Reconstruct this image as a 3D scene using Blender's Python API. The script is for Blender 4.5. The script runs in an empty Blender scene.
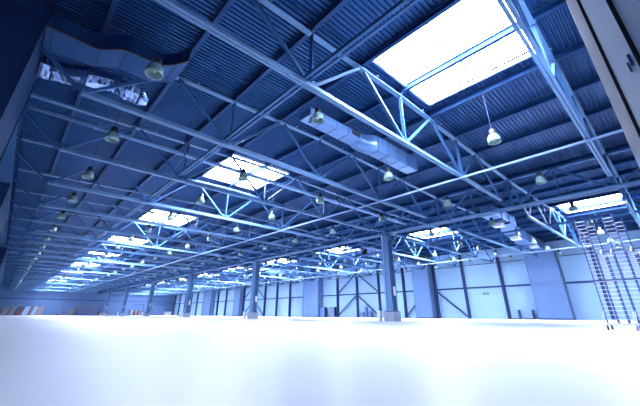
import bpy, math, random
from mathutils import Vector, Matrix
random.seed(7)
scn = bpy.context.scene
col = scn.collection
R = math.radians

# ------------------------------------------------------------------ materials
def mat(name, color, rough=0.5, metal=0.0, emis=None, strength=0.0, noise=0.0, nscale=3.0, bump=0.0, spec=0.5, trans=0.0):
    m = bpy.data.materials.new(name); m.use_nodes = True
    nt = m.node_tree; b = nt.nodes['Principled BSDF']
    b.inputs['Base Color'].default_value = (*color, 1)
    b.inputs['Roughness'].default_value = rough
    b.inputs['Metallic'].default_value = metal
    b.inputs['Specular IOR Level'].default_value = spec
    b.inputs['Transmission Weight'].default_value = trans
    if emis:
        b.inputs['Emission Color'].default_value = (*emis, 1)
        b.inputs['Emission Strength'].default_value = strength
    if noise or bump:
        tc = nt.nodes.new('ShaderNodeTexCoord')
        n = nt.nodes.new('ShaderNodeTexNoise'); n.inputs['Scale'].default_value = nscale; n.inputs['Detail'].default_value = 6
        nt.links.new(tc.outputs['Object'], n.inputs['Vector'])
        if noise:
            mx = nt.nodes.new('ShaderNodeMix'); mx.data_type = 'RGBA'; mx.blend_type = 'MIX'
            mx.inputs[6].default_value = (*[c * (1 - noise) for c in color], 1)
            mx.inputs[7].default_value = (*[min(1, c * (1 + noise)) for c in color], 1)
            nt.links.new(n.outputs['Fac'], mx.inputs[0]); nt.links.new(mx.outputs[2], b.inputs['Base Color'])
        if bump:
            bp = nt.nodes.new('ShaderNodeBump'); bp.inputs['Strength'].default_value = bump; bp.inputs['Distance'].default_value = 0.05
            nt.links.new(n.outputs['Fac'], bp.inputs['Height']); nt.links.new(bp.outputs['Normal'], b.inputs['Normal'])
    return m

M = dict(
    steel=mat('blue_grey_steel_paint', (.045, .12, .265), .42, .0, noise=.12, nscale=2.0),
    purlin=mat('purlin_paint', (.016, .055, .155), .5, .0),
    deck=mat('galvanised_deck', (.022, .075, .21), .38, .3, noise=.1, nscale=.7),
    floor=mat('polished_concrete', (.56, .58, .61), .38, 0, noise=.04, nscale=.25, spec=.45),
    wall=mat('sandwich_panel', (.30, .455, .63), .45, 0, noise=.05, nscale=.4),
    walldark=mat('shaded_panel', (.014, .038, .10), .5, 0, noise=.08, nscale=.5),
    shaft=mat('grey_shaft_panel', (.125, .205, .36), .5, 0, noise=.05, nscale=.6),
    frame=mat('wall_frame_paint', (.03, .055, .14), .5, 0),
    duct=mat('sheet_metal', (.14, .26, .50), .36, .55, noise=.10, nscale=1.5),
    foil=mat('crinkled_foil', (.32, .45, .75), .22, .85, noise=.12, nscale=4),
    black=mat('black_plastic', (.015, .015, .02), .5),
    shade=mat('pale_acrylic_shade', (.25, .39, .37), .25, 0, trans=.15),
    pipe=mat('pale_pipe_paint', (.26, .45, .72), .35, .1),
    conduit=mat('white_pipe_paint', (.27, .39, .62), .3, 0),
    concrete=mat('plinth_concrete', (.30, .33, .42), .8, 0, noise=.15, nscale=5, bump=.2),
    white=mat('white_board', (.75, .75, .75), .5),
    alu=mat('ladder_aluminium', (.62, .62, .64), .3, .5),
    aludark=mat('ladder_rail_grey', (.06, .10, .24), .4, .2),
    rubber=mat('rubber', (.03, .03, .035), .7),
    brown=mat('cardboard_brown', (.15, .09, .08), .8, noise=.15, nscale=3),
    tan=mat('pale_tan_board', (.17, .16, .18), .8, noise=.1, nscale=3),
    red=mat('red_paint', (.75, .12, .12), .5),
    green=mat('exit_green', (.0, .20, .09), .5),
    door=mat('roller_door_grey', (.12, .15, .28), .5),
    glass=mat('skylight_pane', (.8, .8, .8), .5, 0, emis=(.67, .76, 1.0), strength=1.0),
    glass2=mat('boosted_skylight_pane', (.8, .8, .8), .5, 0, emis=(.67, .76, 1.0), strength=1.0),  # same pane, glow raised only to light the bright-wall bay more
    chord=mat('lit_blue_steel_paint', (.125, .24, .41), .38, .0, noise=.1, nscale=2.0),  # lightened steel paint: light falling on chords and columns is in the colour
    rungm=mat('ladder_rung_white', (.7, .68, .74), .4),
    paleboard=mat('pale_board', (.22, .31, .44), .6),
    dull=mat('dull_duct_sheet', (.030, .085, .22), .4, .3, noise=.15, nscale=1.2),
    pierp=mat('pier_panel', (.80, .88, .95), .5, 0),
    farwall=mat('dimmed_far_wall_panel', (.10, .17, .32), .45, 0, noise=.05, nscale=.2),  # wall colour darkened to carry the weaker light at the far end
    yellow=mat('yellow_paint', (.8, .6, .05), .5),
)
for k_ in ('steel', 'purlin', 'deck', 'chord', 'frame', 'shaft', 'walldark', 'dull', 'farwall', 'wall', 'aludark'):
    M[k_].node_tree.nodes['Principled BSDF'].inputs['Specular IOR Level'].default_value = .12
SKY = 42.0
M['glass2'].node_tree.nodes['Principled BSDF'].inputs['Emission Strength'].default_value = 75.0
M['glass'].node_tree.nodes['Principled BSDF'].inputs['Emission Strength'].default_value = SKY

# ------------------------------------------------------------------ mesh builder
class MB:
    def __init__(s): s.v = []; s.f = []
    def hull(s, pts):      # 8 points: bottom 4 ccw, top 4 ccw
        n = len(s.v); s.v += [tuple(p) for p in pts]
        s.f += [tuple(n + i for i in q) for q in ((0,3,2,1),(4,5,6,7),(0,1,5,4),(1,2,6,5),(2,3,7,6),(3,0,4,7))]
        return s
    def box(s, x0, x1, y0, y1, z0, z1):
        return s.hull([(x0,y0,z0),(x1,y0,z0),(x1,y1,z0),(x0,y1,z0),(x0,y0,z1),(x1,y0,z1),(x1,y1,z1),(x0,y1,z1)])
    def beam(s, a, b, w, h, up=(0,0,1), off=(0,0)):
        a = Vector(a); b = Vector(b); d = (b - a).normalized(); u = Vector(up)
        if abs(d.dot(u)) > .98: u = Vector((0,1,0))
        r = d.cross(u).normalized(); u = r.cross(d).normalized()
        o = r * off[0] + u * off[1]
        q = [a + o + r*x + u*z for x, z in ((-w/2,-h/2),(w/2,-h/2),(w/2,h/2),(-w/2,h/2))]
        p = [b + o + r*x + u*z for x, z in ((-w/2,-h/2),(w/2,-h/2),(w/2,h/2),(-w/2,h/2))]
        return s.hull(q + p)
    def tube(s, pts, r, n=10, cap=True):
        pts = [Vector(p) for p in pts]; rings = []
        for i, p in enumerate(pts):
            d = (pts[min(i+1, len(pts)-1)] - pts[max(i-1, 0)]).normalized()
            u = Vector((0,0,1)) if abs(d.z) < .95 else Vector((0,1,0))
            e = d.cross(u).normalized(); g = e.cross(d).normalized()
            rr = r[i] if isinstance(r, (list, tuple)) else r
            k = len(s.v); rings.append(k)
            s.v += [tuple(p + (e*math.cos(t) + g*math.sin(t))*rr) for t in (2*math.pi*j/n for j in range(n))]
        for a, b in zip(rings, rings[1:]):
            s.f += [(a+j, a+(j+1) % n, b+(j+1) % n, b+j) for j in range(n)]
        if cap:
            s.f += [tuple(rings[0]+j for j in reversed(range(n))), tuple(rings[-1]+j for j in range(n))]
        return s
    def lathe(s, prof, n=20, c=(0,0,0)):
        rings = []
        for r, z in prof:
            rings.append(len(s.v))
            s.v += [(c[0]+r*math.cos(2*math.pi*j/n), c[1]+r*math.sin(2*math.pi*j/n), c[2]+z) for j in range(n)]
        for a, b in zip(rings, rings[1:]):
            s.f += [(a+j, a+(j+1) % n, b+(j+1) % n, b+j) for j in range(n)]
        return s
    def loft(s, secs):     # list of quads of points
        n = len(s.v)
        for q in secs: s.v += [tuple(p) for p in q]
        for k in range(len(secs)-1):
            for j in range(4):
                s.f.append((n+4*k+j, n+4*k+(j+1) % 4, n+4*k+4+(j+1) % 4, n+4*k+4+j))
        e = n + 4*(len(secs)-1)
        s.f += [(n+3, n+2, n+1, n), (e, e+1, e+2, e+3)]
        return s
    def build(s, name, m, parent=None, loc=None, smooth=False):
        me = bpy.data.meshes.new(name); me.from_pydata(s.v, [], s.f); me.update()
        me.materials.append(m)
        if smooth:
            for p in me.polygons: p.use_smooth = True
        o = bpy.data.objects.new(name, me); col.objects.link(o)
        if parent: o.parent = parent
        if loc: o.location = loc
        return o

def empty(name, loc=(0,0,0), rz=0.0):
    o = bpy.data.objects.new(name, None); col.objects.link(o)
    o.location = loc; o.rotation_euler = (0, 0, rz); return o
def tag(o, label=None, cat=None, group=None, kind=None):
    if label: o['label'] = label
    if cat: o['category'] = cat
    if group: o['group'] = group
    if kind: o['kind'] = kind
    return o
def struct(mb, name, m, parent=None):
    o = mb.build(name, m, parent)
    if parent is None: o['kind'] = 'structure'
    return o
def copy_tree(o, parent=None):
    c = o.copy(); col.objects.link(c)
    if parent is not None: c.parent = parent
    for ch in list(o.children): copy_tree(ch, c)
    return c
ONES = 'zeroth first second third fourth fifth sixth seventh eighth ninth tenth eleventh twelfth thirteenth fourteenth fifteenth sixteenth seventeenth eighteenth nineteenth'.split()
def ordi(n):
    if n < 20: return ONES[n]
    t, u = divmod(n, 10)
    return {2: 'twentieth', 3: 'thirtieth', 4: 'fortieth'}[t] if u == 0 else {2: 'twenty', 3: 'thirty', 4: 'forty'}[t] + '-' + ONES[u]

# ------------------------------------------------------------------ main dimensions
XL, XR = -3.3, 56.8            # side walls
Y0, Y1 = -6.0, 159.2           # end walls
ROW = 26.7                     # middle column row
BAYS = (-3.0, 27.0)            # where a bay starts (30 m each)
BAYN = ('shaded wall', 'bright wall')
def zt(lx): return 10.52 + .42 * (1 - abs(lx - 15) / 15)      # top chord height across a bay
def zd(lx): return zt(lx) + .36                               # deck height
FR = [1 + 6*k for k in range(-1, 27)]                          # truss frames
SKX = (12.1, 17.2)                                             # skylight, local x in bay
SKY_Y = [(1.35 + 18*k, 6.5 + 18*k) for k in range(9)]

# ------------------------------------------------------------------ shell
struct(MB().box(XL-.3, XR+.3, Y0-.3, Y1+.3, -.3, 0), 'floor', M['floor'])

# corrugated roof deck, ribs run across the hall
d = MB()
prof = [(0, 0), (.075, 0), (.10, .07), (.175, .07), (.20, 0)]
def deck_strip(x0, x1, bx, ya, yb):
    n0 = len(d.v); y = ya; ys = []
    while y < yb - 1e-4:
        for a, h in prof[:-1]:
            if y + a < yb: ys.append((y + a, h))
        y += .20
    ys.append((yb, 0))
    for (yy, h) in ys:
        d.v.append((x0, yy, zd(x0 - bx) + h)); d.v.append((x1, yy, zd(x1 - bx) + h))
    for i in range(len(ys) - 1):
        k = n0 + 2*i; d.f.append((k, k+2, k+3, k+1))
for bx in BAYS:
    lo = bx if bx > 0 else XL - .1
    hi = bx + 30 if bx < 0 else XR + .1
    if bx < 0: deck_strip(XL-.1, bx, bx, Y0, Y1)
    deck_strip(bx, bx + SKX[0], bx, Y0, Y1)
    deck_strip(bx + SKX[1], bx + 30, bx, Y0, Y1)
    ya = Y0
    for (a, b) in SKY_Y + [(Y1, Y1)]:
        deck_strip(bx + SKX[0], bx + 15, bx, ya, a); deck_strip(bx + 15, bx + SKX[1], bx, ya, a); ya = b
# roofing board lying over the sheet makes the roof a solid slab
for bx in BAYS:
    def slab(x0, x1, ya, yb):
        if yb > ya: d.hull([(x0,ya,zd(x0-bx)+.10),(x1,ya,zd(x1-bx)+.10),(x1,yb,zd(x1-bx)+.10),(x0,yb,zd(x0-bx)+.10),
                (x0,ya,zd(x0-bx)+.30),(x1,ya,zd(x1-bx)+.30),(x1,yb,zd(x1-bx)+.30),(x0,yb,zd(x0-bx)+.30)])
    slab(bx - (.6 if bx < 0 else 0), bx + SKX[0], Y0-.3, Y1+.3); slab(bx + SKX[1], bx + 30, Y0-.3, Y1+.3)
    ya = Y0-.3
    for (a, b) in SKY_Y + [(Y1+.3, 0)]:
        slab(bx+SKX[0], bx+15, ya, a); slab(bx+15, bx+SKX[1], ya, a); ya = b
struct(d, 'ceiling', M['deck'])

# skylights
wn = 1
for bx in BAYS:
    for (a, b) in SKY_Y:
        x0, x1 = bx + SKX[0], bx + SKX[1]; z0, z1 = 10.95, 11.48
        f = MB()
        f.box(x0-.12, x0, a-.12, b+.12, z0+.2, z1); f.box(x1, x1+.12, a-.12, b+.12, z0+.2, z1)
        f.box(x0, x1, a-.12, a, z0+.2, z1); f.box(x0, x1, b, b+.12, z0+.2, z1)
        f.box(x0, x1, (a+b)/2-.05, (a+b)/2+.05, z1-.14, z1-.02)
        w = struct(f, 'window_%d' % wn, M['white'])
        p = MB().box(x0, x1, a, b, z1-.015, z1+.03).build('pane', M['glass' if bx < 0 else 'glass2'], w)
        p['label'] = 'glowing translucent skylight pane'
        wn += 1

def panel_wall(name, plane, x, ya, yb, z1, m, thick, joints, flip):
    """wall of horizontal panels with thin recessed joints"""
    w = MB(); g = .02; z = 0
    for zz in joints + [z1]:
        if plane == 'x': w.box(min(x, x+thick), max(x, x+thick), ya, yb, z, zz - g)
        else: w.box(ya, yb, min(x, x+thick), max(x, x+thick), z, zz - g)
        z = zz
    if plane == 'x': w.box(min(x+thick*.2, x+thick*1.1), max(x+thick*.2, x+thick*1.1), ya, yb, 0, z1)
    else: w.box(ya, yb, min(x+thick*.2, x+thick*1.1), max(x+thick*.2, x+thick*1.1), 0, z1)
    return struct(w, name, m)
J = [1.2, 2.4, 3.6, 4.8, 6.0, 7.2, 8.4, 9.6]
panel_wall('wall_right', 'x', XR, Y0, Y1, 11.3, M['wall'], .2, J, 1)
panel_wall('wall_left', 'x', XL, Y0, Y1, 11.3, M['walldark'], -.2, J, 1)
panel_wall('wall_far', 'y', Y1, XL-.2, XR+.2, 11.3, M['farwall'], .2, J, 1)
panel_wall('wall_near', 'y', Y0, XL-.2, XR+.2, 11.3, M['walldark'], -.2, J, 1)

# deep fascia along the top of the shaded wall, with short ribs
f = MB().box(XL+.002, -1.95, 16.2, Y1-.02, 9.35, 10.5)
for i in range(40):
    pass
tr1 = struct(f, 'trim_1', M['steel'])
f = MB()
for i in range(60):
    y = 16.9 + .85*i; f.box(-1.949, -1.90, y, y+.07, 9.36, 10.49)
f.build('fascia_ribs', M['frame'], tr1)
struct(MB().box(XL+.002, XL+.06, Y0, 11.9, 4.6, 4.75), 'trim_2', M['frame'])
# dark flashing lines on the far wall
struct(MB().box(XL, XR, Y1-.12, Y1-.004, 5.25, 5.5), 'trim_3', M['frame'])

# near wall pier by the bright bay: edge cladding, dark joints and panel
w = MB().box(10.03, 11.6, Y0+.01, -.14, 0, 10.6)
pier = struct(w, 'wall_pier', M['pierp'])
MB().box(9.94, 10.03, -.33, -.12, 0, 10.6).build('corner_cladding', M['white'], pier)
MB().box(9.97, 10.03, -.40, -.33, 0, 10.6).build('joint_strip', M['black'], pier)
MB().box(9.95, 10.03, -.86, -.41, 0, 10.6).build('panel', M['pierp'], pier)
MB().box(9.97, 10.03, -.96, -.86, 0, 10.6).build('joint_strip', M['black'], pier)
h = MB().box(9.86, 9.95, -.80, -.74, 6.30, 6.62); h.box(9.86, 9.95, -.72, -.68, 6.15, 6.40)
h.build('bracket', M['frame'], pier)

# ------------------------------------------------------------------ air shafts
def shaft(x0, x1, ya, yb, z, label, m):
    t = empty('air_shaft', ((x0+x1)/2, (ya+yb)/2, 0)); tag(t, label, 'air shaft', 'box-shaped air shafts along the walls')
    hx, hy = (x1-x0)/2, (yb-ya)/2
    b = MB(); zz = 0
    while zz < z:
        b.box(-hx, hx, -hy, hy, zz, min(zz+1.18, z)); b.box(-hx+.02, hx-.02, -hy+.02, hy-.02, min(zz+1.18, z), min(zz+1.2, z)); zz += 1.2
    b.build('casing', m, t)
    MB().box(-hx-.03, hx+.03*(x0 > 20), -hy-.03, hy+.03, 0.002, .14).build('base_rail', M['frame'], t)
    c = MB(); 
    sx = -1 if x0 > 20 else 1
    for s in (-1, 1): c.box(sx*hx-.035, sx*hx+.035, s*hy-.035, s*hy+.035, .14, z)
    c.build('corner_trim', m, t)
    return t
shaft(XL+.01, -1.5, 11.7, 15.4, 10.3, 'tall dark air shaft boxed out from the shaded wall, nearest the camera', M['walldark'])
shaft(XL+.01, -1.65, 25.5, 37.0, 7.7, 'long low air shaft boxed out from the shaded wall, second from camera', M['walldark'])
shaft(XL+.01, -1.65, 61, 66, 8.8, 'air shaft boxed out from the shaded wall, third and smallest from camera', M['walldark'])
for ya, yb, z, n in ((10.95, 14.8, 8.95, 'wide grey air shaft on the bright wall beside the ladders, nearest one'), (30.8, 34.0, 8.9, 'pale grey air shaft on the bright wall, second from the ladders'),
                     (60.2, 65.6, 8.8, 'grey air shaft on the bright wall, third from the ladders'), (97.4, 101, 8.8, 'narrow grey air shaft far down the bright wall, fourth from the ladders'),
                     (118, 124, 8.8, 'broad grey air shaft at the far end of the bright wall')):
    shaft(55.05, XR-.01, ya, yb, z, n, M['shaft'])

# ------------------------------------------------------------------ steel frame of the bright wall
n = 0
for k in range(-3, 24):
    y = 19.07 + 6*k
    if y > Y1-1 or 10.9 < y < 14.9 or 31.5 < y < 34.1 or 60 < y < 65.7 or 97.3 < y < 101.1 or 117.9 < y < 124.1: continue
    if 30.5 < y < 31.3: y = 30.4
    n += 1
    t = MB()
    t.box(56.25, 56.30, y-.16, y+.16, 0, 10.2); t.box(56.30, 56.72, y-.02, y+.02, 0, 10.2); t.box(56.72, 56.79, y-.16, y+.16, 0, 10.2)
    o = empty('wall_column', (0,0,0)); o.location = (56.5, y, 0)
    q = t.build('post', M['frame'], o); q.location = (-56.5, -y, 0)
    q = MB().box(56.15, 56.8, y-.25, y+.25, 0, .05).build('base_plate', M['frame'], o); q.location = (-56.5, -y, 0)
    tag(o, 'dark steel wall column against the bright wall, %s from the camera end' % ordi(n), 'column', 'wall columns along the bright wall')
segs = [(Y0, 10.9), (14.85, 30.7), (34.1, 60.1), (65.7, 97.3), (101.1, 117.9), (124.1, Y1-.2)]
for i, (a, b) in enumerate(segs):
    tag(MB().box(56.60, 56.79, a, b, 4.55, 4.80).build('wall_girt', M['frame']), 'dark horizontal girt at mid height of the bright wall, %s run from camera' % ordi(i+1), 'girt', 'girts on the bright wall')
    tag(MB().tube([(56.70, a+.01, 8.30), (56.70, b-.01, 8.30)], .05, 8).build('wall_conduit', M['frame']), 'thin dark conduit high on the bright wall, %s run from camera' % ordi(i+1), 'conduit', 'conduits on the bright wall')
def brace(name, a, b, label):
    tag(MB().beam(a, b, .14, .22).build(name, M['frame']), label, 'brace', 'diagonal braces on the bright wall')
XB = 56.42
for yc, tx in ((49.07, 'second'), (91.07, 'third')):
    for s, sn in ((1, 'far'), (-1, 'near')):
        brace('wall_brace', (XB, yc+.2*s, 4.4), (XB, yc+5.8*s, .3), 'lower %s diagonal brace of the %s braced panel pair on the bright wall' % (sn, tx))
        brace('wall_brace', (XB, yc+.4*s, 8.8), (XB, yc+5.8*s, 4.9), 'upper %s diagonal brace of the %s braced panel pair on the bright wall' % (sn, tx))
brace('wall_brace', (XB, 30.2, 4.4), (XB, 25.3, .3), 'lone diagonal brace falling beside the second grey air shaft')
brace('wall_brace', (XB, 34.3, 2.7), (XB, 36.9, .3), 'short low diagonal brace emerging behind the second grey air shaft')

# ------------------------------------------------------------------ middle columns
def make_column():
    t = empty('hall_column')
    MB().box(-.55, .55, -.55, .55, 0, .82).build('plinth', M['concrete'], t)
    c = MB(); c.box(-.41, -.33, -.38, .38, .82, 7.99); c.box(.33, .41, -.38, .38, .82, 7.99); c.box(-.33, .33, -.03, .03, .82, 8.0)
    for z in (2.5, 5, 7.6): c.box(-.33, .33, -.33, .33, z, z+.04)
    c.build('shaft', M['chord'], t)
    MB().box(-.48, .48, -.45, .45, .82, .88).build('base_plate', M['frame'], t)
    MB().box(-.45, .45, -.5, .5, 7.92, 7.995).build('cap_plate', M['steel'], t)
    for s in (-1, 1):
        MB().beam((0, s*.3, 6.9), (0, s*1.3, 7.72), .16, .16).build('knee_brace', M['steel'], t)
    MB().tube([(-.49, .2, .89), (-.49, .2, 7.9)], .05, 8).build('downpipe', M['conduit'], t)
    MB().box(-.10, .26, -.42, -.385, 2.2, 3.0).build('notice_board', M['white'], t)
    return t
col0 = make_column()
YC = [19.0 + 24*k for k in range(6)]
for i, y in enumerate([-5.0] + YC):
    if i == 0: continue
    o = col0 if i == 1 else copy_tree(col0)
    o.location = (ROW, y, 0)
    tag(o, 'blue-grey steel hall column on a concrete plinth, %s from the camera in its row' % ordi(i), 'column', 'row of hall columns')
    k = MB().box(-.16, .16, -.16, .16, 0, .85); k.box(-.18, .18, -.18, .18, .85, .9)
    b = k.build('bollard', M['white']); b.location = (ROW-.95, y+.75, 0)
    tag(b, 'short white bollard beside the plinth of the %s hall column' % ordi(i), 'bollard', 'bollards by the hall columns')

# ------------------------------------------------------------------ row trusses over the columns
def make_row_truss():
    t = empty('row_truss')
    for s in (-1, 1):
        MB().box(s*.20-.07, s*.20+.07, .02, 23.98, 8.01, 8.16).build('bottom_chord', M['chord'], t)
    MB().box(-.15, .15, .02, 23.98, 10.28, 10.45).build('top_chord', M['steel'], t)
    for k in range(4):
        y = 6*k
        MB().beam((0, y+.2, 8.1), (0, y+2.9, 10.3), .14, .14).build('diagonal', M['steel'], t)
        MB().beam((0, y+5.8, 8.1), (0, y+3.1, 10.3), .14, .14).build('diagonal', M['steel'], t)
        MB().beam((0, y+3, 8.16), (0, y+3, 10.28), .10, .10).build('post', M['steel'], t)
        MB().beam((0, y+.1, 8.16), (0, y+.1, 10.28), .16, .16).build('post', M['steel'], t)
        MB().box(-.27, .27, y+2.6, y+3.4, 8.161, 8.18).build('batten_plate', M['steel'], t)
    return t
rt0 = make_row_truss()
for i, y in enumerate([-5.0] + YC):
    o = rt0 if i == 0 else copy_tree(rt0)
    o.location = (ROW, y, 0)
    if y + 24 > Y1: o.scale = (1, (Y1 - y - .3)/24, 1)
    tag(o, 'lattice girder along the hall column row, %s span from the camera' % ordi(i+1), 'truss', 'lattice girders on the hall columns')

# ------------------------------------------------------------------ roof trusses
BOT = [3, 9, 15, 21, 27]; TOP = [0, 6, 12, 18, 24, 30]
def make_truss():
    t = empty('roof_truss')
    b = MB()
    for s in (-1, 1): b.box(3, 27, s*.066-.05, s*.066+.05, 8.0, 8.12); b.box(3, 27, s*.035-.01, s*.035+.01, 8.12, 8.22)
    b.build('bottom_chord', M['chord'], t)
    b = MB()
    for a, c in ((.1, 15), (15, 29.9)):
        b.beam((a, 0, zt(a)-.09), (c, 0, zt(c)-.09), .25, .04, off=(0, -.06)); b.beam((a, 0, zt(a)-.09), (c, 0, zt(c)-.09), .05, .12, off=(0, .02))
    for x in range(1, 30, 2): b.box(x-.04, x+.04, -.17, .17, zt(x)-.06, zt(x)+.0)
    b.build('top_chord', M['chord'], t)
    def web(n, a, c, w):
        m = MB(); 
        for s in (-1, 1): m.beam((a[0], s*.035, a[1]), (c[0], s*.035, c[1]), .03 + w*.3, w)
        m.build(n, M['steel'], t)
    for i, x in enumerate(BOT):
        l, r = TOP[i], TOP[i+1]
        web('diagonal', (l+.15, zt(l)-.15), (x-.1, 8.14), .11)
        web('diagonal', (r-.15, zt(r)-.15), (x+.1, 8.14), .11)
        if 3 < x < 27: web('vertical', (x, 8.2), (x, zt(x)-.12), .09)
        MB().box(x-.28, x+.28, -.012, .012, 8.06, 8.42).build('gusset_plate', M['steel'], t)
    return t
tr0 = make_truss(); first = True
for bi, bx in enumerate(BAYS):
    for i, y in enumerate(FR):
        if y > Y1 - 1: continue
        o = tr0 if first else copy_tree(tr0)
        first = False
        o.location = (bx, y, 0)
        tag(o, 'steel lattice roof truss on the %s side, %s from the camera end' % (BAYN[bi].replace(' wall', '-wall'), ordi(i+1)), 'truss', 'roof trusses over the %s bay' % BAYN[bi])

# purlins: channel beams running the length of the hall
pn = 0
for bi, bx in enumerate(BAYS):
    for j in range(1 if bi else 0, 11):
        lx = 3*j; x = bx + lx
        z = zt(lx) + .005
        if bi == 0 and j == 0: x += .1
        if bi == 1 and j == 10: x -= .35
        p = MB(); p.box(-.09, .09, Y0+.02, Y1-.02, 0, .03); p.box(-.02, .02, Y0+.02, Y1-.02, .03, .30); p.box(-.09, .09, Y0+.02, Y1-.02, .30, .33)
        o = p.build('roof_purlin', M['purlin']); o.location = (x, 0, z)
        pn += 1
        tag(o, 'long steel purlin under the corrugated deck, %s line counted from the shaded wall' % ordi(pn), 'purlin', 'purlins under the roof deck')

# longitudinal ties at bottom chord level
for i, (x, lab) in enumerate(((5.8, 'shaded'), (35.8, 'bright'))):
    t = MB()
    for s in (-1, 1): t.box(s*.10-.05, s*.10+.05, Y0+.02, Y1-.02, 0, .05); t.box(s*.14-.01, s*.14+.01, Y0+.02, Y1-.02, .05, .14)
    for k in range(27): t.box(-.16, .16, -4+6*k, -3.7+6*k, .05, .06)
    o = t.build('bottom_chord_tie', M['steel']); o.location = (x, 0, 8.24)
    tag(o, 'double-angle steel tie crossing all the trusses near the %s bay lamps' % lab, 'tie beam')
for i, (x, lab) in enumerate(((17.6, 'over the shaded-wall bay'), (47.6, 'in front of the bright wall'))):
    o = MB().tube([(x, Y0+.05, 7.90), (x, Y1-.05, 7.90)], .06, 12).build('ceiling_pipe', M['conduit'], smooth=True)
    tag(o, 'long straight white pipe running under the trusses %s' % lab, 'pipe')
# cross pipe
t = empty('drain_pipe', (0, 16.35, 8.54))
MB().tube([(-1.5, 0, 0), (26.3, 0, 0)], .12, 14).build('pipe', M['pipe'], t, smooth=True)
for x in (.9, 4.6, 8.6, 12.6, 16.6, 20.6, 24.6):
    MB().tube([(x, 0, 0), (x+.06, 0, 0)], .15, 14).build('collar', M['pipe'], t)
for x in (5.0, 11.0, 17.0, 23.0):
    h = MB(); h.box(x-.02, x+.02, -.17, -.13, -.16, 2.0); h.box(x-.02, x+.02, .13, .17, -.16, 2.0); h.box(x-.02, x+.02, -.17, .17, -.2, -.16)
    h.build('hanger', M['frame'], t)
tag(t, 'pale round drain pipe crossing from the shaded wall to the first column', 'pipe')
t = empty('drain_pipe', (0, 63.9, 8.62))
MB().tube([(-1.62, 0, 0), (26.45, 0, 0)], .12, 10).build('pipe', M['pipe'], t, smooth=True)
tag(t, 'pale round drain pipe crossing far down the shaded-wall bay', 'pipe')

# sway bracing between trusses (X braces in a vertical plane)
n = 0
def make_sway(kind):
    t = empty('sway_brace')
    MB().beam((0, .15, 8.25), (0, 5.85, 10.4), .07, .09, off=(.05, 0)).build('diagonal', M['steel'], t)
    MB().beam((0, 5.85, 8.25), (0, .15, 10.4), .07, .09, off=(.05, 0)).build('diagonal', M['steel'], t)
    return t
sw0 = make_sway(0); fs = True
for x, nm in ((6.15, 'shaded-wall bay, first line'), (18.0, 'shaded-wall bay, second line'), (36.15, 'bright-wall bay, first line'), (48.0, 'bright-wall bay, second line')):
    n = 0
    for k in (3, 6, 9, 12, 15, 18, 21, 24):
        n += 1
        o = sw0 if fs else copy_tree(sw0); fs = False
        o.location = (x, 1 + 6*k, 0)
        tag(o, 'crossed steel sway brace, %s, %s from the camera' % (nm, ordi(n)), 'brace', 'sway braces between the trusses')

# ------------------------------------------------------------------ ducts
# rectangular duct with a step, beside the first skylight
t = empty('sheet_metal_duct', (13, 10, 9.2))
def sec(x, y0, y1, z0, z1): return [(x-13, y0-10, z0-9.2), (x-13, y1-10, z0-9.2), (x-13, y1-10, z1-9.2), (x-13, y0-10, z1-9.2)]
A = (9.95, 10.75, 9.58, 10.02); B = (9.45, 10.20, 9.08, 10.02)
MB().loft([sec(8.55, *A), sec(12.3, *A)]).build('duct_run', M['duct'], t)
ss = []
for i in range(11):
    u = i/10; e = u*u*(3-2*u); q = math.sin(u*math.pi/2)
    ss.append(sec(12.3+.95*u, *[p + (v-p)*(q if k == 2 else e) for k, (p, v) in enumerate(zip(A, B))]))
MB().loft(ss).build('offset_bend', M['duct'], t, smooth=True)
MB().loft([sec(13.25, *B), sec(17.3, *B)]).build('duct_run', M['duct'], t)
for x, q in ((9.5, 0), (10.4, 0), (11.3, 0), (13.25, 1), (14.2, 1), (15.2, 1), (16.2, 1), (17.28, 1)):
    a = A if not q else B
    a = (a[0]-.02, a[1]+.02, a[2]-.02, a[3]+.02)
    MB().loft([sec(x-.012, *a), sec(x+.012, *a)]).build('flange', M['steel'], t)
g = MB(); g.v = [(8.62-13, .05, .37), (9.3-13, .08, .37), (8.95-13, .62, .37), (8.62-13, .05, .36), (9.3-13, .08, .36), (8.95-13, .62, .36)]
g.f = [(0,1,2), (5,4,3), (0,3,4,1), (1,4,5,2), (2,5,3,0)]
g.build('grille', M['black'], t)
MB().box(11.6-13, 12.25-13, -.07, -.052, .52, .78).build('access_opening', M['black'], t)
for x in (9.6, 12.0, 14.0, 16.9):
    h = MB(); h.box(x-13.01, x-12.99, -.3, -.28, .8, 1.75); h.box(x-13.01, x-12.99, .26, .28, .8, 1.75); h.build('hanger_rod', M['frame'], t)
tag(t, 'stepped rectangular sheet metal duct hanging by itself between two trusses', 'duct')

# wavy smooth duct beside the shaded shaft
t = empty('sheet_metal_duct', (0, 12, 9.2))
path = [(-1.44, 11.62, 13.05, 9.2), (-1.0, 11.60, 12.95, 9.2), (-.4, 11.62, 12.85, 9.2), (.0, 11.60, 12.76, 9.2), (.35, 11.35, 12.6, 9.22), (.7, 11.08, 12.42, 9.25), (1.1, 11.0, 12.25, 9.22),
        (1.6, 10.95, 12.25, 9.2), (2.0, 10.85, 12.1, 9.2), (2.35, 10.45, 11.9, 9.2), (2.6, 10.0, 11.5, 9.2)]
def sm(path, k):
    out = []
    for i in range(len(path)-1):
        p0 = path[max(i-1, 0)]; p1 = path[i]; p2 = path[i+1]; p3 = path[min(i+2, len(path)-1)]
        for j in range(k):
            u = j/k
            out.append([.5*(2*b + (c-a)*u + (2*a-5*b+4*c-d_)*u*u + (3*b-a-3*c+d_)*u**3) for a, b, c, d_ in zip(p0, p1, p2, p3)])
    return out + [list(path[-1])]
secs = []
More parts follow.
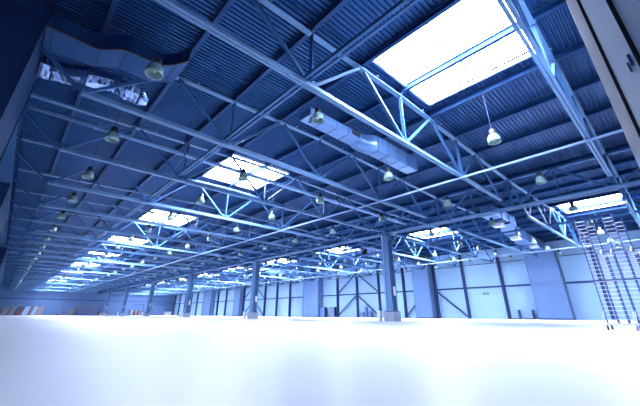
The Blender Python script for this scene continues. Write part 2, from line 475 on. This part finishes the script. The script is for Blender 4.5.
for x, ya, yb, z in sm(path, 4):
    hgt = .62 + .10*math.sin(2.2*x + .5)
    secs.append([(x, ya-12, z-9.2), (x, yb-12, z-9.2), (x, yb-12, z+hgt-9.2), (x, ya-12, z+hgt-9.2)])
dm = MB().loft(secs).build('duct_run', M['dull'], t)
sm_p = sm(path, 4)
MB().tube([(x, ya-12-.02, z-9.2-.02) for x, ya, yb, z in sm_p], .045, 6).build('edge_seam', M['black'], t)
for idx in (2, 13, 21, 29, 36):
    s_ = secs[min(idx, len(secs)-1)]
    c = Vector((0,0,0))
    for p in s_: c += Vector(p)/4
    g = [[c + (Vector(p)-c)*1.05 + Vector((dx, 0, 0)) for p in s_] for dx in (-.03, .03)]
    MB().loft(g).build('joint_flange', M['frame'], t)
for x in (-.8, 1.0, 2.2):
    MB().box(x-.01, x+.01, -.6, -.58, .6, 1.9).build('hanger_rod', M['frame'], t)
tag(t, 'wavy smooth rectangular duct reaching out from the tall dark air shaft', 'duct')

# crinkled foil duct below it
t = empty('foil_duct', (0, 14, 9.4))
m = MB(); n = 18; N = 40; rnd = random.Random(3)
for i in range(N):
    u = i/(N-1); x = -1.42 + 3.67*u
    for j in range(n):
        a = 2*math.pi*j/n
        r = .47 * (1 + .05*math.sin(9*a + 3*x) + rnd.uniform(-.05, .05)) * (1 - .18*abs(math.sin(2.3*x)))
        if u > .93: r *= 1 - (u-.93)*5
        m.v.append((x, math.cos(a)*r*1.05 - .28*math.sin(1.0*x+.2), math.sin(a)*r - .02 + .1*math.sin(1.7*x)))
for i in range(N-1):
    for j in range(n):
        m.f.append((i*n+j, i*n+(j+1) % n, (i+1)*n+(j+1) % n, (i+1)*n+j))
m.f.append(tuple(reversed(range(n)))); m.f.append(tuple((N-1)*n+j for j in range(n)))
m.build('sleeve', M['foil'], t)
for i in (4, 15, 26, 35):
    u = i/(N-1); x = -1.42+3.67*u
    MB().tube([(x-.03, -.28*math.sin(x+.2), -.02+.1*math.sin(1.7*x)), (x+.03, -.28*math.sin(x+.2), -.02+.1*math.sin(1.7*x))], .49*(1-.18*abs(math.sin(2.3*x))), 28).build('strap', M['frame'], t)
for x in (-1.0, .4, 1.7): MB().tube([(x, -.1, .3), (x, -.1, 1.35)], .012, 6).build('hanger_rod', M['frame'], t)
tag(t, 'crinkled silver foil duct hanging under the wavy smooth duct', 'duct')

# big duct over to the first bright wall shaft
t = empty('sheet_metal_duct', (44, 12.5, 9))
m = MB().loft([[(x-44, y0-12.5, z0-9), (x-44, y1-12.5, z0-9), (x-44, y1-12.5, z1-9), (x-44, y0-12.5, z1-9)] for x, y0, y1, z0, z1 in
     ((31.2, 9.9, 11.1, 9.1, 10.0), (37, 9.9, 11.1, 9.1, 10.0), (39, 10.9, 12.1, 9.1, 10.0), (45, 11.3, 12.7, 9.0, 10.1), (47, 11.6, 13.2, 9.0, 10.2), (56, 11.7, 13.6, 9.0, 10.3))])
m.build('duct_run', M['duct'], t)
for x, y0, y1 in ((33, 9.9, 11.1), (35, 9.9, 11.1), (41, 11.04, 12.24), (43, 11.18, 12.48), (48.5, 11.62, 13.27), (51, 11.65, 13.4), (53.5, 11.68, 13.5)):
    MB().box(x-44.03, x-43.97, y0-12.54, y1-12.46, -.05, 1.35).build('flange', M['frame'], t)
for x in (34, 42, 49):
    MB().box(x-44.2, x-43.2, -2.2 if x < 37 else -1.2, -1.3 if x < 37 else -.3, -.35, -.05).build('diffuser', M['white'], t)
tag(t, 'large sheet metal duct running to the top of the wide grey air shaft', 'duct')
for k, (ya, nm) in enumerate(((32.0, 'second grey air shaft'), (62.5, 'third grey air shaft'))):
    t = empty('sheet_metal_duct', (46, ya, 9))
    MB().box(-7, 10.78, -.6, .6, .05, 1.0).build('duct_run', M['duct'], t)
    for x in range(-6, 9, 2): MB().box(x-.03, x+.03, -.65, .65, 0, 1.05).build('flange', M['frame'], t)
    for x in (-5, -1, 3, 7): MB().tube([(x, 0, .98), (x, 0, 1.9)], .02, 6).build('hanger_rod', M['frame'], t)
    MB().box(-7.02, -6.95, -.5, .5, .15, .9).build('grille', M['black'], t)
    tag(t, 'straight sheet metal duct ending above the %s' % nm, 'duct')

# ------------------------------------------------------------------ pendant lamps
def make_lamp(rod):
    t = empty('pendant_lamp')
    MB().tube([(0,0,.68), (0,0,rod)], .013, 6).build('rod', M['frame'], t)
    MB().lathe([(.001,.70),(.09,.69),(.14,.64),(.15,.48),(.15,.43),(.15,.38),(.001,.38)], 16).build('housing', M['black'], t, smooth=True)
    o = MB().lathe([(.13,.42),(.19,.385),(.232,.32),(.262,.22),(.278,.10),(.285,0),(.262,0),(.255,.10),(.235,.22),(.18,.32),(.10,.36),(.001,.36)], 24).build('shade', M['shade'], t, smooth=True)
    b = MB().lathe([(.001,.30),(.045,.28),(.06,.2),(.05,.12),(.001,.09)], 12).build('bulb', M['white'], t, smooth=True)
    return t
LX = (1.6, 8.4, 14.6, 21.8, 30.0, 36.3, 41.5, 47.0, 52.5)
l0 = make_lamp(2.75); lz = make_lamp(1.9); ld = make_lamp(1.19); used = False
for r, x in enumerate(LX):
    n = 0
    for k in range(26):
        y = 3.95 + 5.93*k
        if r < 2 and k == 0: continue
        n += 1
        if r == 1 and k == 1:
            lz.location = (8.55, 9.42, 8.96)
            tag(lz, 'pendant dome lamp hung higher than all others, under the stepped duct', 'lamp', 'pendant dome lamps'); continue
        if r == 2 and k == 1:
            ld.location = (x, y, 7.86)
            tag(ld, 'pendant dome lamp hanging from the underside of the stepped duct', 'lamp', 'pendant dome lamps'); continue
        if y > Y1 - 4: continue
        o = l0 if not used else copy_tree(l0); used = True
        o.location = (x, y, 7.86)
        tag(o, 'pendant dome lamp, %s row from the shaded wall, %s from the camera end' % (ordi(r+1), ordi(n)), 'lamp', 'pendant dome lamps')

# ------------------------------------------------------------------ mobile ladders
def make_ladder():
    t = empty('mobile_ladder')
    def lad(nx, ny, w, z0, z1, dx, nm, step=.165):
        m = MB()
        for s in (-1, 1): m.beam((nx, ny+s*w/2, z0), (nx+dx, ny+s*w/2, z1), .022, .05)
        a = m.build(nm, M['aludark'], t)
        q = int((z1-z0)/step)
        for i in range(1, q):
            k = MB(); u = i/q; k.beam((nx+dx*u, ny-w/2, z0+(z1-z0)*u), (nx+dx*u, ny+w/2, z0+(z1-z0)*u), .04, .016)
            k.build('rung', M['rungm'], a)
    lad(-.1, .28, .34, .25, 4.75, .0, 'tall_ladder'); lad(.6, -.0, .30, .25, 4.55, -.35, 'rear_ladder')
    lad(-.2, -.09, .34, .25, 3.1, .25, 'step_ladder'); lad(.5, -.33, .26, .25, 3.0, -.1, 'step_ladder')
    m = MB()
    for s in (-.42, -.07): m.tube([(.1, s, 3.1), (.15, s-.02, 3.25), (.3, s-.06, 3.3), (.5, s-.1, 3.1), (.65, s-.14, 2.7), (.65, s-.14, 2.2)], .02, 8)
    m.build('handrail', M['alu'], t)
    m = MB(); m.box(-.3, .8, .44, .50, .2, .27); m.box(-.3, .8, -.48, -.42, .2, .27); m.box(-.3, -.24, -.45, .47, .2, .27); m.box(.74, .8, -.45, .47, .2, .27)
    m.build('base_frame', M['alu'], t)
    m = MB(); m.box(.0, .45, -.42, -.06, 2.98, 3.03); m.build('platform', M['alu'], t)
    for x, y in ((-.27, .47), (-.27, -.45), (.77, .47), (.77, -.45)):
        w = MB().tube([(x, y-.025, .1), (x, y+.025, .1)], .1, 16).build('wheel', M['rubber'], t)
        MB().box(x-.03, x+.03, y-.04, y+.04, .14, .2).build('fork', M['alu'], w)
    for s in (-1, 1):
        MB().tube([(-.2, s*.47, .7), (-.7, s*.465, .45), (-1.1, s*.465, .03)], .022, 8).build('stabilizer', M['alu'], t)
    return t
la = make_ladder(); la.location = (19.0, 2.14, 0)
tag(la, 'tall mobile aluminium platform ladder beside the wide grey air shaft', 'ladder')
lb = copy_tree(la); lb.location = (19.0, 1.14, 0)
tag(lb, 'second mobile aluminium platform ladder, standing behind the first toward the near wall', 'ladder')

# ------------------------------------------------------------------ small things along the walls
def put(o, label, cat, group=None): return tag(o, label, cat, group)
# exit sign: green board with white running figure and arrow
t = empty('exit_sign', (56.70, 21.9, 3.7))
MB().box(0, .06, -.5, .5, -.17, .17).build('board', M['green'], t)
g = MB(); g.box(-.012, 0, .05, .17, -.02, .02); g.beam((-.006, .14, -.02), (-.006, .22, -.13), .03, .012); g.beam((-.006, .08, -.02), (-.006, .02, -.13), .03, .012); g.box(-.012, 0, .08, .14, .05, .11)
g.beam((-.006, .06, .02), (-.006, .16, .02), .012, .08)
g.box(-.012, 0, -.32, -.10, -.02, .02); g.hull([(-.012,-.32,-.07),(0,-.32,-.07),(0,-.34,0),(-.012,-.34,0),(-.012,-.32,.07),(0,-.32,.07),(0,-.40,0),(-.012,-.40,0)])
g.build('pictogram', M['white'], t)
put(t, 'small green exit sign on the bright wall', 'sign')
# dock corner bumpers
for i, (y, lb_) in enumerate(((16.2, 'beside the wide grey air shaft'), (18.0, 'one panel along from the wide grey air shaft'))):
    t = empty('dock_bumper', (56.0, y, 0))
    MB().box(-.25, .65, -.55, .55, 0, .14).build('base_bar', M['brown'], t)
    MB().box(-.2, .62, -.55, -.43, .14, 1.25).build('upright', M['aludark'], t)
    put(t, 'low L-shaped dock bumper %s' % lb_, 'bumper', 'dock bumpers')
# cabinets by the third shaft
for i, (y, z, w, lab) in enumerate(((59.2, 2.1, 1.5, 'next to the side of the third grey air shaft'), (56.1, 2.1, 1.6, 'under the conduit beyond the crossed braces'), (66.25, 2.1, .9, 'on the far side of the third grey air shaft'))):
    t = empty('storage_cabinet', (55.9, y, 0))
    MB().box(-.35, .3, -w/2, w/2, .06, z).build('body', M['walldark'], t)
    for s in (-1, 1):
        dd = MB().box(-.375, -.352, min(0, s*w/2)+.02, max(0, s*w/2)-.02, .1, z-.05).build('door', M['tan'] if i == 1 and s > 0 else M['shaft'], t)
        MB().box(-.395, -.376, s*.06-.015, s*.06+.015, 1.0, 1.2).build('handle', M['black'], dd)
    MB().box(-.32, .28, -w/2+.03, w/2-.03, 0, .06).build('base', M['black'], t)
    put(t, 'grey two-door storage cabinet %s' % lab, 'cabinet', 'storage cabinets')
# upright crates / stands between braces
for i, (y, z, w, lab) in enumerate(((47.0, 1.2, .8, 'low'), (46.0, 2.4, .45, 'tall narrow'), (45.0, 1.4, .7, 'medium'))):
    t = empty('stillage', (55.7, y, 0))
    m = MB()
    for a in (-1, 1):
        for b in (-1, 1): m.box(a*.3-.03, a*.3+.03, b*w/2-.03, b*w/2+.03, 0, z)
    m.build('posts', M['frame'], t)
    MB().box(-.28, .28, -w/2+.03, w/2-.03, .2, z*.8).build('load', M['shaft'], t)
    put(t, '%s framed stillage standing before the crossed braces' % lab, 'stillage', 'stillages by the braces')
# far wall: roller door, door frame, panel
t = empty('roller_door', (24.7, Y1-.02, 0))
m = MB()
for k in range(18): m.box(-3.4, 3.4, -.10, -.02, .02+.2*k, .2+.2*k)
m.build('curtain', M['door'], t); MB().box(-3.5, 3.5, -.35, 0, 3.62, 3.9).build('roller_box', M['shaft'], t)
for s in (-1, 1): MB().box(s*3.45-.06, s*3.45+.06, -.16, 0, 0, 3.62).build('guide_rail', M['frame'], t)
put(t, 'wide grey roller door in the far wall', 'door')
t = empty('door_frame', (42.2, Y1-.02, 0))
MB().box(-2.1, 2.3, -.14, -.12+.02, 4.1, 4.35).build('lintel', M['frame'], t); MB().box(2.05, 2.3, -.14, -.10, .0, 4.1).build('jamb', M['frame'], t)
put(t, 'dark open frame on the far wall above the brown crates', 'frame')
t = empty('roller_door', (51, Y1-.02, 0))
m = MB()
for k in range(20): m.box(-2.1, 2.1, -.10, -.02, .02+.2*k, .2+.2*k)
m.build('curtain', M['shaft'], t); MB().box(-2.2, 2.2, -.3, 0, 4.02, 4.25).build('roller_box', M['frame'], t)
put(t, 'narrow pale roller door in the far wall between two columns', 'door')
# leaning boards by far wall
def board(x, w, h, m_, lab, lean=.9):
    t = MB(); t.hull([(0,-.25-lean,0),(w,-.25-lean,0),(w,-.05-lean,0),(0,-.05-lean,0),(.55,-.30,h),(w+.55,-.30,h),(w+.55,-.10,h),(.55,-.10,h)])
    o = t.build('leaning_board', M['paleboard' if m_ == 'white' else m_]); o.location = (x, Y1-.05, 0)
    put(o, lab, 'board', 'boards leaning on the far wall')
board(.2, 1.6, 2.6, 'tan', 'dull tan board leaning on the far wall, first from the shaded wall')
board(2.1, 1.3, 2.7, 'tan', 'dull tan board leaning on the far wall, second from the shaded wall', 1.1)
board(4.0, 1.3, 2.7, 'brown', 'brown board leaning on the far wall next to a white one')
board(5.6, 1.5, 2.9, 'white', 'wider white board leaning on the far wall between brown boards')
board(7.3, .5, 2.8, 'brown', 'narrow brown strip leaning on the far wall between the white boards', 1.0)
board(8.1, 1.0, 2.9, 'white', 'narrow white board leaning on the far wall')
board(9.3, 1.7, 2.8, 'tan', 'broad tan board leaning on the far wall, last of the row')
# red trolley
t = empty('hand_trolley', (15.9, Y1-2.2, 0))
MB().beam((-.2, 0, .3), (.6, 0, 1.9), .5, .1).build('back', M['red'], t); MB().box(-1.0, .2, -.4, .4, .2, .4).build('deck', M['black'], t)
for s in (-1, 1): MB().tube([(-.1, s*.35, .15), (-.1, s*.42, .15)], .15, 12).build('wheel', M['rubber'], t)
put(t, 'small red hand trolley standing before the far wall', 'trolley')
def crate(x, y, w, d_, h, m_, lab):
    t = empty('crate', (x, y, 0))
    b = MB()
    for k in range(3): b.box(-w/2, w/2, -d_/2+k*d_*.4, -d_/2+k*d_*.4+d_*.2, 0, .1)
    b.box(-w/2, w/2, -d_/2, d_/2, .1, .14); b.build('pallet', M['brown'], t)
    MB().box(-w/2+.04, w/2-.04, -d_/2+.04, d_/2-.04, .14, h).build('box', M[m_], t)
    m = MB()
    for s in (-1, 1): m.box(s*w*.3-.04, s*w*.3+.04, -d_/2-.01+.04, d_/2+.01-.04, .13, h+.01)
    m.build('strapping', M['frame'], t)
    put(t, lab, 'crate', 'crates before the far wall')
crate(19.6, Y1-1.6, 1.9, 1.2, 2.1, 'tan', 'pale tan crate before the far wall beside the grey roller door')
crate(29.0, Y1-2, 1.1, 1.2, 1.3, 'brown', 'low brown crate beside the roller door, nearer the door')
crate(30.5, Y1-2, 1.1, 1.2, 1.7, 'brown', 'taller brown crate beside the roller door')
crate(39.6, Y1-2, 1.3, 1.2, 2.0, 'tan', 'tan crate under the dark frame on the far wall')
crate(41.3, Y1-2, 1.2, 1.2, 1.8, 'brown', 'brown crate under the dark frame, middle of the three')
crate(42.8, Y1-2, 1.2, 1.2, 1.9, 'brown', 'brown crate under the dark frame beside its jamb')
crate(54.2, Y1-2.2, 2.6, 1.4, 1.5, 'white', 'wide low white crate in the corner before the far wall')

# ------------------------------------------------------------------ light
w = bpy.data.worlds.new('world'); scn.world = w; w.use_nodes = True
w.node_tree.nodes['Background'].inputs[0].default_value = (.60, .74, 1.0, 1)
w.node_tree.nodes['Background'].inputs[1].default_value = .5

# ------------------------------------------------------------------ camera
cd = bpy.data.cameras.new('camera'); cam = bpy.data.objects.new('camera', cd); col.objects.link(cam)
cd.sensor_width = 36; cd.sensor_fit = 'HORIZONTAL'; cd.lens = 36*317.9/640; cd.shift_y = -(203-175.4)/640
cd.clip_end = 400; cd.clip_start = .05
ya, pi_, ro = R(42.72), R(23.603), R(.15)
fwd = Vector((math.sin(ya)*math.cos(pi_), math.cos(ya)*math.cos(pi_), math.sin(pi_)))
rt = Vector((math.cos(ya), -math.sin(ya), 0)); up = rt.cross(fwd)
r2 = math.cos(ro)*rt + math.sin(ro)*up; u2 = -math.sin(ro)*rt + math.cos(ro)*up
mw = Matrix((r2, u2, -fwd)).transposed().to_4x4(); mw.translation = Vector((0, 0, .58))
cam.matrix_world = mw
scn.camera = cam

vs = scn.view_settings
vs.view_transform = 'Standard'; vs.look = 'None'; vs.gamma = 1; vs.use_curve_mapping = False
vs.exposure = 0.95
